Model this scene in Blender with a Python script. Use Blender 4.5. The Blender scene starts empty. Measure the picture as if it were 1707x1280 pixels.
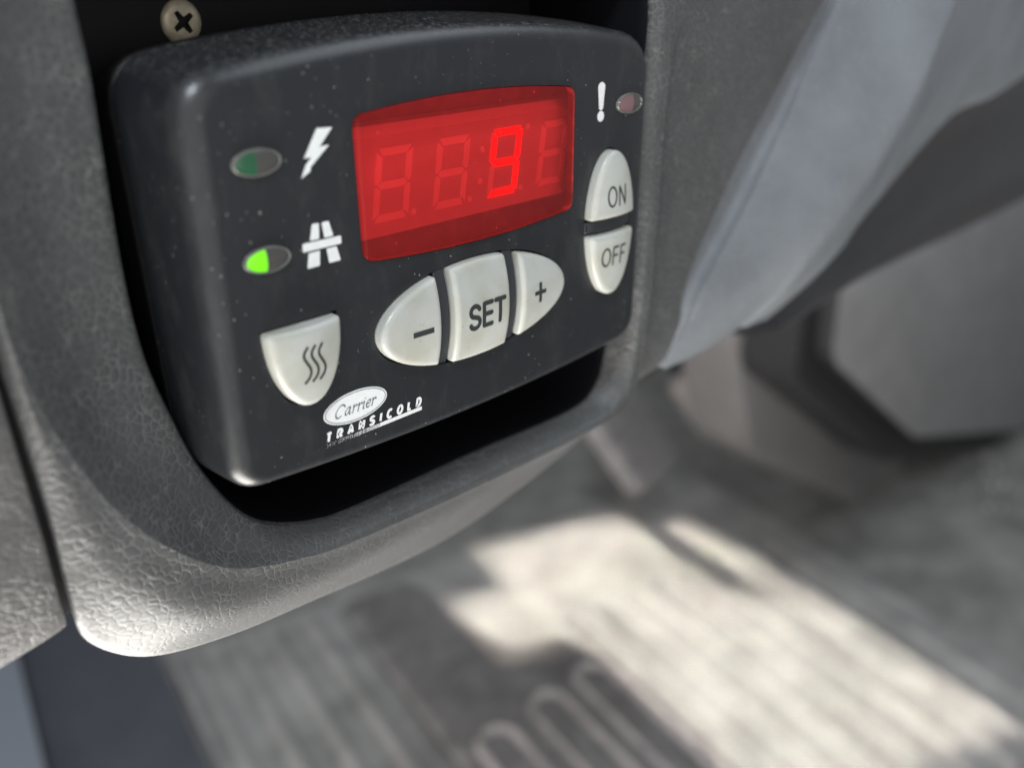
import bpy, bmesh, math, random
from mathutils import Vector, Matrix
from mathutils.geometry import tessellate_polygon

random.seed(7)
S = bpy.context.scene
COL = S.collection
PI = math.pi


def W(x, y, z):
    """controller-face millimetres (x right, y up, z towards the driver) -> world metres"""
    return Vector((x * .001, -z * .001, y * .001))


# ------------------------------------------------------------------ camera
cam_d = bpy.data.cameras.new("camera")
cam = bpy.data.objects.new("camera", cam_d)
COL.objects.link(cam)
right = W(.69816, -.00501, .71592).normalized()
up = W(.29039, .91601, -.27677).normalized()
fwd = W(.65440, -.40113, -.64098).normalized()
m = Matrix((right, up, -fwd)).transposed().to_4x4()
m.translation = W(-102.30, 30.246, 110.647)
cam.matrix_world = m
cam_d.sensor_width = 36.0
cam_d.lens = 33.74
cam_d.clip_start = .005
cam_d.clip_end = 50
cam_d.dof.use_dof = True
cam_d.dof.focus_distance = .155
cam_d.dof.aperture_fstop = 9.8
S.camera = cam

# ------------------------------------------------------------------ world and lamps
wd = bpy.data.worlds.new("World")
S.world = wd
wd.use_nodes = True
wd.node_tree.nodes["Background"].inputs[0].default_value = (.93, .96, 1.0, 1)
wd.node_tree.nodes["Background"].inputs[1].default_value = .38
S.view_settings.view_transform = 'Standard'
S.view_settings.look = 'None'
S.view_settings.exposure = 0
S.view_settings.gamma = 1


def area(name, loc, target, sx, sy, power, col, spread=180, ydir=None):
    d = bpy.data.lights.new(name, 'AREA')
    d.shape = 'RECTANGLE'
    d.size, d.size_y = sx, sy
    d.energy = power
    d.color = col
    d.spread = math.radians(spread)
    o = bpy.data.objects.new(name, d)
    COL.objects.link(o)
    a, b = W(*loc), W(*target)
    z = (a - b).normalized()
    ref = W(*ydir).normalized() if ydir else Vector((0, 0, 1))
    x = ref.cross(z).normalized()
    y = z.cross(x)
    mm = Matrix((x, y, z)).transposed().to_4x4()
    mm.translation = a
    o.matrix_world = mm
    return o


# side window high on the left, windscreen overhead, open door low on the left, sunlit cabin floor below
area("side_window_light", (-330, 560, 270), (-40, 0, 0), .11, .11, 3.4, (.86, .94, 1.0))
area("windscreen_light", (420, 640, 150), (20, -10, 0), .8, .35, 2.4, (.86, .94, 1.0))
area("door_light", (-430, 40, 620), (0, -30, 0), 1.3, 1.2, 4.6, (1.0, .98, .95))
area("floor_bounce_light", (-180, -400, -10), (-60, -60, -10), .40, .34, 8.2, (1.0, .96, .9))
# sun falling through the door on to the floor
UDIR, VDIR = (.232, 0, -.973), (.973, 0, .232)


def uv(u, v, y=-450):
    return (u * UDIR[0] + v * VDIR[0], y, u * UDIR[2] + v * VDIR[2])


def sunbeam(name, u, v, su, sv, power):
    t = uv(u, v)
    l = (t[0] - 150, t[1] + 600, t[2] + 900)
    area(name, l, t, sv * .001, su * .001, power, (1.0, .94, .83), spread=1.3, ydir=UDIR)


for su_, sv_, cu, cv_ in ((195, 190, 232, 385), (160, 145, 410, 355), (80, 62, 400, 254), (105, 28, 385, 462)):
    sunbeam("sun_patch_light", cu, cv_, su_ * .55, sv_, su_ * sv_ * 6.9e-6)

# ------------------------------------------------------------------ helpers


def link(name, me, mat, parent=None, smooth=False):
    if mat:
        me.materials.append(mat)
    if smooth:
        me.shade_smooth()
        me.set_sharp_from_angle(angle=math.radians(38))
    o = bpy.data.objects.new(name, me)
    COL.objects.link(o)
    if parent:
        o.parent = parent
    return o


def mesh(name, verts, faces):
    me = bpy.data.meshes.new(name)
    me.from_pydata([W(*v) for v in verts], [], faces)
    bm = bmesh.new()
    bm.from_mesh(me)
    bmesh.ops.remove_doubles(bm, verts=bm.verts, dist=1e-7)
    bmesh.ops.recalc_face_normals(bm, faces=bm.faces)
    bm.to_mesh(me)
    bm.free()
    return me


def tag(o, label=None, cat=None, group=None, kind=None):
    if label:
        o['label'] = label
    if cat:
        o['category'] = cat
    if group:
        o['group'] = group
    if kind:
        o['kind'] = kind
    return o


def empty(name, loc):
    o = bpy.data.objects.new(name, None)
    o.empty_display_size = .01
    COL.objects.link(o)
    return o


def loft(rings, closed=True, cap0=False, cap1=False):
    """rings: list of equally long point lists -> verts, faces"""
    V, F = [], []
    n = len(rings[0])
    for r in rings:
        V += [tuple(p) for p in r]
    for i in range(len(rings) - 1):
        for j in range(n if closed else n - 1):
            a, b = i * n + j, i * n + (j + 1) % n
            F.append((a, b, b + n, a + n))
    if cap0:
        F.append(tuple(range(n - 1, -1, -1)))
    if cap1:
        k = (len(rings) - 1) * n
        F.append(tuple(range(k, k + n)))
    return V, F


def catmull(pts, per, closed=False):
    n = len(pts)
    out = []
    rng = n if closed else n - 1
    for i in range(rng):
        if closed:
            p = [pts[(i + k) % n] for k in (-1, 0, 1, 2)]
        else:
            p = [pts[max(0, i - 1)], pts[i], pts[i + 1], pts[min(n - 1, i + 2)]]
        for s in range(per):
            t = s / per
            q = []
            for c in range(len(pts[0])):
                a, b, d, e = (p[k][c] for k in range(4))
                q.append(.5 * (2 * b + (d - a) * t + (2 * a - 5 * b + 4 * d - e) * t * t + (3 * b - a - 3 * d + e) * t ** 3))
            out.append(tuple(q))
    if not closed:
        out.append(tuple(pts[-1]))
    return out


def lerp(a, b, t):
    return tuple(a[i] + (b[i] - a[i]) * t for i in range(len(a)))


# ------------------------------------------------------------------ materials


def mat(name):
    mt = bpy.data.materials.new(name)
    mt.use_nodes = True
    nt = mt.node_tree
    return mt, nt, nt.nodes["Principled BSDF"]


def N(nt, kind, **kw):
    n = nt.nodes.new(kind)
    for k, v in kw.items():
        if k.startswith('i_'):
            n.inputs[k[2:].replace('_', ' ')].default_value = v
        else:
            setattr(n, k, v)
    return n


def ramp(nt, src, stops):
    r = nt.nodes.new('ShaderNodeValToRGB')
    e = r.color_ramp.elements
    while len(e) > 1:
        e.remove(e[-1])
    e[0].position, e[0].color = stops[0][0], stops[0][1]
    for p, c in stops[1:]:
        x = e.new(p)
        x.color = c
    nt.links.new(src, r.inputs[0])
    return r.outputs[0]


def g(v):
    return (v, v, v, 1)


def plain(name, col, rough=.5, spec=.5, metal=0, noise=0, nscale=300, bump=0):
    mt, nt, b = mat(name)
    b.inputs['Base Color'].default_value = (*col, 1)
    b.inputs['Roughness'].default_value = rough
    b.inputs['Specular IOR Level'].default_value = spec
    b.inputs['Metallic'].default_value = metal
    if noise or bump:
        tc = N(nt, 'ShaderNodeTexCoord')
        nz = N(nt, 'ShaderNodeTexNoise', i_Scale=nscale, i_Detail=6, i_Roughness=.6)
        nt.links.new(tc.outputs['Object'], nz.inputs['Vector'])
        if noise:
            c = ramp(nt, nz.outputs[0], [(.3, (*[x * (1 - noise) for x in col], 1)), (.7, (*[min(1, x * (1 + noise)) for x in col], 1))])
            nt.links.new(c, b.inputs['Base Color'])
        if bump:
            bp = N(nt, 'ShaderNodeBump', i_Strength=1.0, i_Distance=bump)
            nt.links.new(nz.outputs[0], bp.inputs['Height'])
            nt.links.new(bp.outputs[0], b.inputs['Normal'])
    return mt


def black_plastic(name, base, rough, dust=1.0, topdust=False):
    mt, nt, b = mat(name)
    L = nt.links.new
    tc = N(nt, 'ShaderNodeTexCoord')
    co = tc.outputs['Object']
    # specks of dust: small random dots from a cell pattern, most cells left empty
    wz = N(nt, 'ShaderNodeTexNoise', i_Scale=2400, i_Detail=2)
    L(co, wz.inputs['Vector'])
    wv = N(nt, 'ShaderNodeVectorMath', operation='MULTIPLY_ADD')
    L(wz.outputs['Color'], wv.inputs[0])
    wv.inputs[1].default_value = (.00045, .00045, .00045)
    L(co, wv.inputs[2])
    vo = N(nt, 'ShaderNodeTexVoronoi', i_Scale=1050, i_Randomness=1)
    L(wv.outputs[0], vo.inputs['Vector'])
    sep = N(nt, 'ShaderNodeSeparateColor')
    L(vo.outputs['Color'], sep.inputs[0])
    pick = ramp(nt, sep.outputs[0], [(.45, g(.0)), (.60, g(.35)), (.95, g(.55)), (1.0, g(1))])
    sz = N(nt, 'ShaderNodeMath', operation='MULTIPLY')
    L(pick, sz.inputs[0])
    sz.inputs[1].default_value = .2
    dot = N(nt, 'ShaderNodeMath', operation='LESS_THAN')
    L(vo.outputs['Distance'], dot.inputs[0])
    L(sz.outputs[0], dot.inputs[1])
    # patches where the dust sits
    nz = N(nt, 'ShaderNodeTexNoise', i_Scale=70, i_Detail=4)
    L(co, nz.inputs['Vector'])
    area_ = ramp(nt, nz.outputs[0], [(.38, g(.12)), (.60, g(.8))])
    mu = N(nt, 'ShaderNodeMath', operation='MULTIPLY')
    L(dot.outputs[0], mu.inputs[0])
    L(area_, mu.inputs[1])
    mu2 = N(nt, 'ShaderNodeMath', operation='MULTIPLY')
    L(mu.outputs[0], mu2.inputs[0])
    mu2.inputs[1].default_value = .6 * dust
    # fine haze film and smears
    hz = N(nt, 'ShaderNodeTexNoise', i_Scale=160, i_Detail=8, i_Roughness=.75)
    mp = N(nt, 'ShaderNodeMapping')
    mp.inputs['Scale'].default_value = (1, 1, .45)
    L(co, mp.inputs[0])
    L(mp.outputs[0], hz.inputs['Vector'])
    haze = ramp(nt, hz.outputs[0], [(.5, g(0)), (.85, g(.05 * dust))])
    ad = N(nt, 'ShaderNodeMath', operation='ADD')
    L(mu2.outputs[0], ad.inputs[0])
    L(haze, ad.inputs[1])
    fac = ad.outputs[0]
    if topdust:
        # settled dust on upward faces
        ge = N(nt, 'ShaderNodeNewGeometry')
        sx = N(nt, 'ShaderNodeSeparateXYZ')
        L(ge.outputs['Normal'], sx.inputs[0])
        upm = ramp(nt, sx.outputs[2], [(.55, g(0)), (1.0, g(.24))])
        n3 = N(nt, 'ShaderNodeTexNoise', i_Scale=1700, i_Detail=4, i_Roughness=.8)
        L(co, n3.inputs['Vector'])
        n3r = ramp(nt, n3.outputs[0], [(.52, g(.0)), (.66, g(1))])
        m3 = N(nt, 'ShaderNodeMath', operation='MULTIPLY')
        L(upm, m3.inputs[0])
        L(n3r, m3.inputs[1])
        a2 = N(nt, 'ShaderNodeMath', operation='ADD')
        L(fac, a2.inputs[0])
        L(m3.outputs[0], a2.inputs[1])
        fac = a2.outputs[0]
    mx = N(nt, 'ShaderNodeMix', data_type='RGBA')
    L(fac, mx.inputs[0])
    mx.inputs[6].default_value = (*base, 1)
    mx.inputs[7].default_value = (.46, .44, .40, 1)
    L(mx.outputs[2], b.inputs['Base Color'])
    rr = N(nt, 'ShaderNodeMath', operation='MULTIPLY_ADD')
    L(fac, rr.inputs[0])
    rr.inputs[1].default_value = .5
    rr.inputs[2].default_value = rough
    L(rr.outputs[0], b.inputs['Roughness'])
    # slight moulded texture
    n4 = N(nt, 'ShaderNodeTexNoise', i_Scale=2600, i_Detail=2)
    L(co, n4.inputs['Vector'])
    bp = N(nt, 'ShaderNodeBump', i_Strength=.25, i_Distance=.00006)
    L(n4.outputs[0], bp.inputs['Height'])
    L(bp.outputs[0], b.inputs['Normal'])
    b.inputs['Specular IOR Level'].default_value = .5
    return mt


def leather(name, base, rough, cell=2.0, depth=.00022, spec=.5, stretch=(1, 1, 1), coarse=3.0):
    mt, nt, b = mat(name)
    L = nt.links.new
    tc = N(nt, 'ShaderNodeTexCoord')
    mp = N(nt, 'ShaderNodeMapping')
    mp.inputs['Scale'].default_value = stretch
    L(tc.outputs['Object'], mp.inputs[0])
    wn = N(nt, 'ShaderNodeTexNoise', i_Scale=330, i_Detail=3)
    L(mp.outputs[0], wn.inputs['Vector'])
    dv = N(nt, 'ShaderNodeVectorMath', operation='MULTIPLY_ADD')
    L(wn.outputs['Color'], dv.inputs[0])
    dv.inputs[1].default_value = (.0022, .0022, .0022)
    L(mp.outputs[0], dv.inputs[2])
    vo = N(nt, 'ShaderNodeTexVoronoi', feature='DISTANCE_TO_EDGE', i_Scale=1000 / cell, i_Randomness=1)
    L(dv.outputs[0], vo.inputs['Vector'])
    h = ramp(nt, vo.outputs['Distance'], [(0, g(0)), (.05, g(.3)), (.2, g(.9)), (.45, g(1))])
    n2 = N(nt, 'ShaderNodeTexNoise', i_Scale=1500, i_Detail=5, i_Roughness=.65)
    L(mp.outputs[0], n2.inputs['Vector'])
    # grooves fade in places
    n5 = N(nt, 'ShaderNodeTexNoise', i_Scale=260, i_Detail=2)
    L(mp.outputs[0], n5.inputs['Vector'])
    amt = ramp(nt, n5.outputs[0], [(.3, g(.35)), (.65, g(1))])
    hm = N(nt, 'ShaderNodeMath', operation='MULTIPLY')
    L(h, hm.inputs[0])
    L(amt, hm.inputs[1])
    ha = N(nt, 'ShaderNodeMath', operation='MULTIPLY_ADD')
    L(n2.outputs[0], ha.inputs[0])
    ha.inputs[1].default_value = .35
    L(hm.outputs[0], ha.inputs[2])
    bp = N(nt, 'ShaderNodeBump', i_Strength=1.0, i_Distance=depth)
    sx_ = N(nt, 'ShaderNodeSeparateXYZ')
    L(tc.outputs['Object'], sx_.inputs[0])
    mr = N(nt, 'ShaderNodeMapRange')
    mr.inputs[1].default_value, mr.inputs[2].default_value = .045, .065
    mr.inputs[3].default_value, mr.inputs[4].default_value = 1.0, coarse
    L(sx_.outputs[0], mr.inputs[0])
    mz = N(nt, 'ShaderNodeMapRange')
    mz.inputs[1].default_value, mz.inputs[2].default_value = -.062, -.050
    mz.inputs[3].default_value, mz.inputs[4].default_value = .45, 1.0
    L(sx_.outputs[2], mz.inputs[0])
    mrz = N(nt, 'ShaderNodeMath', operation='MULTIPLY')
    L(mr.outputs[0], mrz.inputs[0])
    L(mz.outputs[0], mrz.inputs[1])
    hs = N(nt, 'ShaderNodeMath', operation='MULTIPLY')
    L(ha.outputs[0], hs.inputs[0])
    L(mrz.outputs[0], hs.inputs[1])
    L(hs.outputs[0], bp.inputs['Height'])
    L(bp.outputs[0], b.inputs['Normal'])
    n6 = N(nt, 'ShaderNodeTexNoise', i_Scale=60, i_Detail=5)
    L(mp.outputs[0], n6.inputs['Vector'])
    c = ramp(nt, n6.outputs[0], [(.3, (*[x * .85 for x in base], 1)), (.7, (*[x * 1.15 for x in base], 1))])
    gr = ramp(nt, vo.outputs['Distance'], [(.0, g(1)), (.02, g(.8)), (.06, g(0))])  # pale groove lines put into the colour for glints along the grain
    gm = N(nt, 'ShaderNodeMath', operation='MULTIPLY')
    L(gr, gm.inputs[0])
    ga = ramp(nt, n5.outputs[0], [(.36, g(.08)), (.66, g(.30))])
    gz = N(nt, 'ShaderNodeMath', operation='MULTIPLY')
    L(ga, gz.inputs[0])
    L(mz.outputs[0], gz.inputs[1])
    L(gz.outputs[0], gm.inputs[1])
    gx = N(nt, 'ShaderNodeMix', data_type='RGBA')
    L(gm.outputs[0], gx.inputs[0])
    L(c, gx.inputs[6])
    gx.inputs[7].default_value = (.30, .295, .285, 1)
    L(gx.outputs[2], b.inputs['Base Color'])
    b.inputs['Roughness'].default_value = rough
    b.inputs['Specular IOR Level'].default_value = spec
    return mt


M_HOUS = black_plastic("housing_plastic", (.013, .0143, .017), .34, 1.0, True)
M_REAR = black_plastic("rear_cover_plastic", (.010, .010, .011), .45, .8)
M_BAR = black_plastic("divider_plastic", (.022, .024, .028), .45, .5)
M_VOID = plain("recess_black", (.004, .004, .006), .6, .2)  # black colour stands for the shade inside the recess
M_LEA = leather("grained_dash_vinyl", (.055, .056, .057), .47, 1.4, .00009)
M_LEA2 = leather("grained_side_vinyl", (.07, .068, .068), .42, 1.2, .00009, stretch=(1, 1, 1.5))
M_COLP = leather("column_panel_vinyl", (.125, .137, .152), .58, 1.1, .00009, coarse=1.0)
M_GAP = plain("seam_rubber", (.006, .0065, .008), .6, .3)
M_PRINT = plain("white_print", (.66, .68, .68), .5, .3, noise=.06, nscale=900)
M_INK = plain("dark_grey_print", (.028, .03, .031), .5, .3)
M_LOGOINK = plain("logo_ink", (.12, .125, .15), .5, .3)


def button_mat():
    mt, nt, b = mat("off_white_button")
    L = nt.links.new
    tc = N(nt, 'ShaderNodeTexCoord')
    n1 = N(nt, 'ShaderNodeTexNoise', i_Scale=180, i_Detail=5)
    L(tc.outputs['Object'], n1.inputs['Vector'])
    c = ramp(nt, n1.outputs[0], [(.3, (.345, .345, .30, 1)), (.58, (.40, .41, .385, 1))])
    vo = N(nt, 'ShaderNodeTexVoronoi', i_Scale=1500, i_Randomness=1)
    L(tc.outputs['Object'], vo.inputs['Vector'])
    sep = N(nt, 'ShaderNodeSeparateColor')
    L(vo.outputs['Color'], sep.inputs[0])
    pick = ramp(nt, sep.outputs[0], [(.8, g(0)), (1.0, g(.3))])
    dot = N(nt, 'ShaderNodeMath', operation='LESS_THAN')
    L(vo.outputs['Distance'], dot.inputs[0])
    L(pick, dot.inputs[1])
    n2 = N(nt, 'ShaderNodeTexNoise', i_Scale=140, i_Detail=2)
    L(tc.outputs['Object'], n2.inputs['Vector'])
    pa = ramp(nt, n2.outputs[0], [(.44, g(0)), (.62, g(.55))])
    mu = N(nt, 'ShaderNodeMath', operation='MULTIPLY')
    L(dot.outputs[0], mu.inputs[0])
    L(pa, mu.inputs[1])
    mx = N(nt, 'ShaderNodeMix', data_type='RGBA')
    L(mu.outputs[0], mx.inputs[0])
    L(c, mx.inputs[6])
    mx.inputs[7].default_value = (.22, .19, .15, 1)
    L(mx.outputs[2], b.inputs['Base Color'])
    b.inputs['Roughness'].default_value = .33
    b.inputs['Subsurface Weight'].default_value = .12
    b.inputs['Subsurface Radius'].default_value = (.001, .0008, .0006)
    b.inputs['Subsurface Scale'].default_value = .6
    return mt


M_BTN = button_mat()


def tinted(name, tint, rough, spec, speck=True):
    mt, nt, b = mat(name)
    L = nt.links.new
    nt.nodes.remove(b)
    out = nt.nodes["Material Output"]
    tr = N(nt, 'ShaderNodeBsdfTransparent')
    tr.inputs[0].default_value = (*tint, 1)
    gl = N(nt, 'ShaderNodeBsdfGlossy')
    gl.inputs['Roughness'].default_value = rough
    gl.inputs[0].default_value = (1, 1, 1, 1)
    fr = N(nt, 'ShaderNodeFresnel')
    fr.inputs[0].default_value = spec
    mx = N(nt, 'ShaderNodeMixShader')
    L(fr.outputs[0], mx.inputs[0])
    L(tr.outputs[0], mx.inputs[1])
    L(gl.outputs[0], mx.inputs[2])
    last = mx.outputs[0]
    if speck:
        tc = N(nt, 'ShaderNodeTexCoord')
        vo = N(nt, 'ShaderNodeTexVoronoi', i_Scale=900, i_Randomness=1)
        L(tc.outputs['Object'], vo.inputs['Vector'])
        sep = N(nt, 'ShaderNodeSeparateColor')
        L(vo.outputs['Color'], sep.inputs[0])
        pick = ramp(nt, sep.outputs[0], [(.8, g(0)), (1.0, g(.17))])
        dot = N(nt, 'ShaderNodeMath', operation='LESS_THAN')
        L(vo.outputs['Distance'], dot.inputs[0])
        L(pick, dot.inputs[1])
        nz = N(nt, 'ShaderNodeTexNoise', i_Scale=500, i_Detail=5)
        L(tc.outputs['Object'], nz.inputs['Vector'])
        hz = ramp(nt, nz.outputs[0], [(.4, g(.12)), (.8, g(.16))])
        sc = N(nt, 'ShaderNodeMath', operation='MULTIPLY_ADD')
        L(dot.outputs[0], sc.inputs[0])
        sc.inputs[1].default_value = .35
        L(hz, sc.inputs[2])
        df = N(nt, 'ShaderNodeBsdfDiffuse')
        df.inputs[0].default_value = (.90, .055, .055, 1)
        m2 = N(nt, 'ShaderNodeMixShader')
        L(sc.outputs[0], m2.inputs[0])
        L(last, m2.inputs[1])
        L(df.outputs[0], m2.inputs[2])
        last = m2.outputs[0]
    L(last, out.inputs[0])
    return mt


M_LENS = tinted("red_display_window", (1.0, .20, .20), .15, 1.25)


def emis(name, col, e, strength, rough=.4):
    mt, nt, b = mat(name)
    b.inputs['Base Color'].default_value = (*col, 1)
    b.inputs['Emission Color'].default_value = (*e, 1)
    b.inputs['Emission Strength'].default_value = strength
    b.inputs['Roughness'].default_value = rough
    return mt


M_MODULE = plain("display_module_face", (.66, .66, .66), .6, .2)
M_SEG = plain("unlit_segment", (1.0, 1.0, 1.0), .5, .3)
M_SEGLIT = emis("lit_segment", (.03, .01, .01), (1, .0, .0), 2.2)
M_PCB = plain("display_board", (.34, .29, .28), .7, .2)

# ------------------------------------------------------------------ dashboard panel
# stations round the opening: hole edge, crease, outer edge (x, y, z)
ST = [
    # hole edge            middle of scoop         crease               beyond crease            outer edge
    ((-51.5, 31, -10), (-60, 34, -8.6), (-69, 40, -4.0), (-69.4, 41, -4.2), (-69.8, 42, -5.5)),
    ((-51.5, 18, -10), (-60, 18, -8.6), (-69, 18, -4.0), (-69.4, 18, -4.2), (-69.8, 18, -5.5)),
    ((-51.7, 5, -10), (-60, 4, -8.6), (-69, 2, -4.0), (-69.4, 2, -4.2), (-69.8, 2, -5.5)),
    ((-51.7, -8, -10), (-60, -9, -8.6), (-68.6, -10, -4.2), (-69.0, -10.4, -4.5), (-69.5, -10.6, -5.6)),
    ((-50.8, -19, -10), (-59, -19, -8.6), (-66.8, -19, -4.6), (-67.8, -20.5, -4.6), (-68.8, -22, -5.8)),
    ((-48.4, -29, -10), (-56.5, -29, -8.5), (-63.6, -28.6, -4.8), (-65.8, -31.5, -4.9), (-67.9, -35, -6.0)),
    ((-45.5, -38, -10), (-52.8, -38, -8.4), (-59.3, -37.8, -5.0), (-63, -43.5, -5.4), (-67.2, -49, -7.4)),
    ((-40.8, -47, -10), (-47, -47.5, -8.2), (-52.4, -47, -5.0), (-57.8, -53, -5.8), (-65.2, -58.2, -10.0)),
    ((-35.6, -52.2, -10), (-40.4, -53.3, -7.8), (-44, -53.8, -5.2), (-49.5, -60.5, -6.2), (-57.6, -66.4, -12)),
    ((-27, -55.8, -10), (-30, -57.4, -7.2), (-32.2, -58.0, -5.8), (-37.5, -64.5, -7.6), (-45.6, -71.5, -14)),
    ((-17, -57.0, -10), (-18.2, -58.8, -6.9), (-19.4, -60.0, -6.2), (-22, -66.5, -8.6), (-27.7, -75.2, -16)),
    ((12, -56.6, -9), (12, -58.6, -5.2), (12, -60.2, -4.8), (12, -66, -8.6), (11, -79, -18)),
    ((36.9, -56.2, -7.6), (38.2, -57.8, -3.6), (39.8, -58.8, -3.2), (42, -62, -7.8), (45, -70, -15)),
    ((44.6, -52.8, -7.2), (47.6, -53.8, -3.0), (50.6, -54.2, -2.5), (54, -56.6, -7.6), (64, -61, -14)),
    ((47.6, -44.6, -7), (50.2, -44, -2.8), (53, -42.8, -2.2), (56.6, -43.6, -7.6), (78, -54.5, -11)),
    ((50, -30, -6), (52, -29.6, -2.8), (54.6, -28.8, -2.2), (58, -29.2, -6.8), (75.8, -37, -8)),
    ((49.8, -8, -4), (52.4, -8, -2.2), (55, -8, -1.8), (59.4, -9, -4.4), (88, -12, -5)),
    ((49.6, 12, -2), (51.4, 12, -.8), (54, 12, -.5), (60, 11, -2.4), (105, 11, -3)),
    ((49.4, 26, -2), (51.4, 28, -.8), (54, 28, -.5), (74, 32, -.8), (118, 32, -2)),
    ((44, 31, -5), (45, 34, -3), (48, 38, -2), (62, 48, -2), (104, 60, -2)),
    ((0, 32, -10), (0, 36, -7), (0, 40, -5), (0, 48, -4), (0, 60, -4)),
    ((-45, 32, -10), (-48, 36, -8), (-53, 42, -5), (-56, 50, -4), (-60, 60, -4)),
]
PER = 8
cols = [catmull([s[k] for s in ST], PER, True) for k in range(5)]
nst = len(cols[0])
rings = []


def shrink(p, d, z):
    # towards the middle of the opening
    dx, dy = 0 - p[0], -14 - p[1]
    l = math.hypot(dx, dy)
    return (p[0] + dx / l * d, p[1] + dy / l * d, z)


# recess wall, rounded hole edge, scoop (smoothed), crease, outer face, folded edge
rings.append([shrink(p, 1.5, -47) for p in cols[0]])
rings.append([shrink(p, 1.0, p[2] - 3) for p in cols[0]])
rings.append([shrink(p, .55, p[2] - .9) for p in cols[0]])
rings.append([shrink(p, .2, p[2] - .2) for p in cols[0]])
prof = []
for j in range(nst):
    c0, c1, c2, c3, c4 = (cols[q][j] for q in range(5))
    inner = catmull([c0, c1, lerp(c1, c2, .85), c2], 6)
    outer_ = catmull([c2, lerp(c2, c3, .2), c3, c4], 6)
    prof.append(inner + outer_[1:])
for k in range(len(prof[0])):
    rings.append([prof[j][k] for j in range(nst)])


def push(p, q, dz):
    dx, dy = p[0] - q[0], p[1] - q[1]
    l = math.hypot(dx, dy) or 1
    return (p[0] + dx / l * .3 - 0, p[1] + dy / l * .3, p[2] + dz)


rings.append([push(cols[4][j], cols[3][j], -.9) for j in range(nst)])
rings.append([lerp(push(cols[4][j], cols[3][j], -4), cols[3][j], .15)[:2] + (cols[4][j][2] - 5,) for j in range(nst)])
V, F = loft(rings)
panel = link("dashboard_panel", mesh("dashboard_panel", V, F), M_LEA, None, True)
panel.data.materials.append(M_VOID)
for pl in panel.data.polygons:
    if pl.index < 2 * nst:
        pl.material_index = 1  # inner recess walls coloured black as if in deep shade
tag(panel, "dark grey grained dashboard panel with rounded opening around the controller", "dashboard panel")
panel.data.set_sharp_from_angle(angle=math.radians(60))

# dark backing of the recess
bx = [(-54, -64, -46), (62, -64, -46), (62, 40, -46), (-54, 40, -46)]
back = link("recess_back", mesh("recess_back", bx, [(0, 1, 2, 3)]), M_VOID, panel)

# seam strip between the two trim panels
sv = [(-74, 62, -8.2), (-67, 62, -8.2), (-73, -30, -9), (-66, -30, -9), (-72, -53, -11.5), (-65, -53, -11.5), (-72, -55, -15), (-64, -56, -17)]
seam = link("seam_strip", mesh("seam_strip", sv, [(0, 1, 3, 2), (2, 3, 5, 4), (4, 5, 7, 6)]), M_GAP, panel, True)

# ------------------------------------------------------------------ side trim panel left of the seam
rows = []
for y_, xe, ze, ye in ((62, -71.6, -4.2, 62), (10, -71.5, -4.2, 10), (-8, -71.0, -4.4, -8), (-22, -70.3, -4.7, -22), (-36, -69.4, -5.4, -38), (-46, -68.8, -6.6, -50),
                       (-52.5, -68.0, -8.8, -58), (-55.2, -67.4, -12.5, -61.5), (-55.4, -67.4, -20, -61.8)):
    rows.append([(xe + .3, y_, ze - 4), (xe, y_, ze - 1), (xe - 1.2, y_ - .2, ze - .2), (xe - 9, y_ + (ye - y_) * .25, ze), (-110, ye, ze + .8)])
rw = [catmull(r, 5) for r in rows]
grid = [catmull([rw[i][j] for i in range(len(rw))], 6) for j in range(len(rw[0]))]
V, F = loft(grid, closed=False)
side = link("side_trim_panel", mesh("side_trim_panel", V, F), M_LEA2, None, True)
tag(side, "grained grey trim panel at far left beyond the dark seam", "trim panel")

# ------------------------------------------------------------------ steering column panel to the right
C3 = [(129.6, 30, -4), (127.6, 22, -4), (118.5, 9.7, -4), (109.9, -3.1, -4), (95.6, -23.2, -5), (82.1, -39.1, -6), (78.1, -48.0, -7.5), (74.9, -58.5, -11)]
C4 = [(164.2, 29.6, 12), (156.6, 21.5, 12), (150.2, 12.6, 12), (142.3, -2.1, 11), (126.8, -21.7, 8), (114.1, -36.1, 3), (112.4, -46.8, -3), (110.2, -57.5, -11)]
C5 = [(306, 5.2, 0), (272, -2, -1), (236, -9, -2), (202.4, -13.5, -3), (160, -35, -5), (147.4, -42.4, -5), (138.4, -51.3, -9), (131.8, -62.1, -17)]
C6 = [(446.0, -59.8, -26), (417.8, -67.7, -27), (372.7, -70.6, -28), (303.1, -71.4, -28), (246.1, -71.3, -28), (205.6, -70.6, -27), (180.7, -71.4, -26), (152.8, -73.3, -26)]


def off(C, d):
    return [(a + d[0], b + d[1], c + d[2]) for a, b, c in C]


C2B = [(121, 38, -8), (106, 23, -8), (100, 9.5, -8), (91, -2.5, -8.5), (80, -15, -9.5), (68, -30, -11), (65, -45, -14), (66, -52, -18)]
rws = [C2B, off(C3, (-3.0, 1.0, -4)), off(C3, (-.8, .3, -1.0)), C3,
       [lerp(C3[i], C4[i], .5)[:2] + (lerp(C3[i], C4[i], .5)[2] + .6,) for i in range(8)],
       off(C4, (-4, .4, -.4)), C4, off(C4, (5, -.6, -1.0)),
       [lerp(C4[i], C5[i], .5) for i in range(8)], C5, off(C5, (1, -2, -5))]
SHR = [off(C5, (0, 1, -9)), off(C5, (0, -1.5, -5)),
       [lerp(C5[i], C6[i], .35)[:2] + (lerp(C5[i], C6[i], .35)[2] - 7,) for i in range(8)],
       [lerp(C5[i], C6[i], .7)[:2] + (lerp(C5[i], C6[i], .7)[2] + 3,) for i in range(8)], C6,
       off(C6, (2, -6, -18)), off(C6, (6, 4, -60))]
along = [catmull(r, 6) for r in rws]
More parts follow.
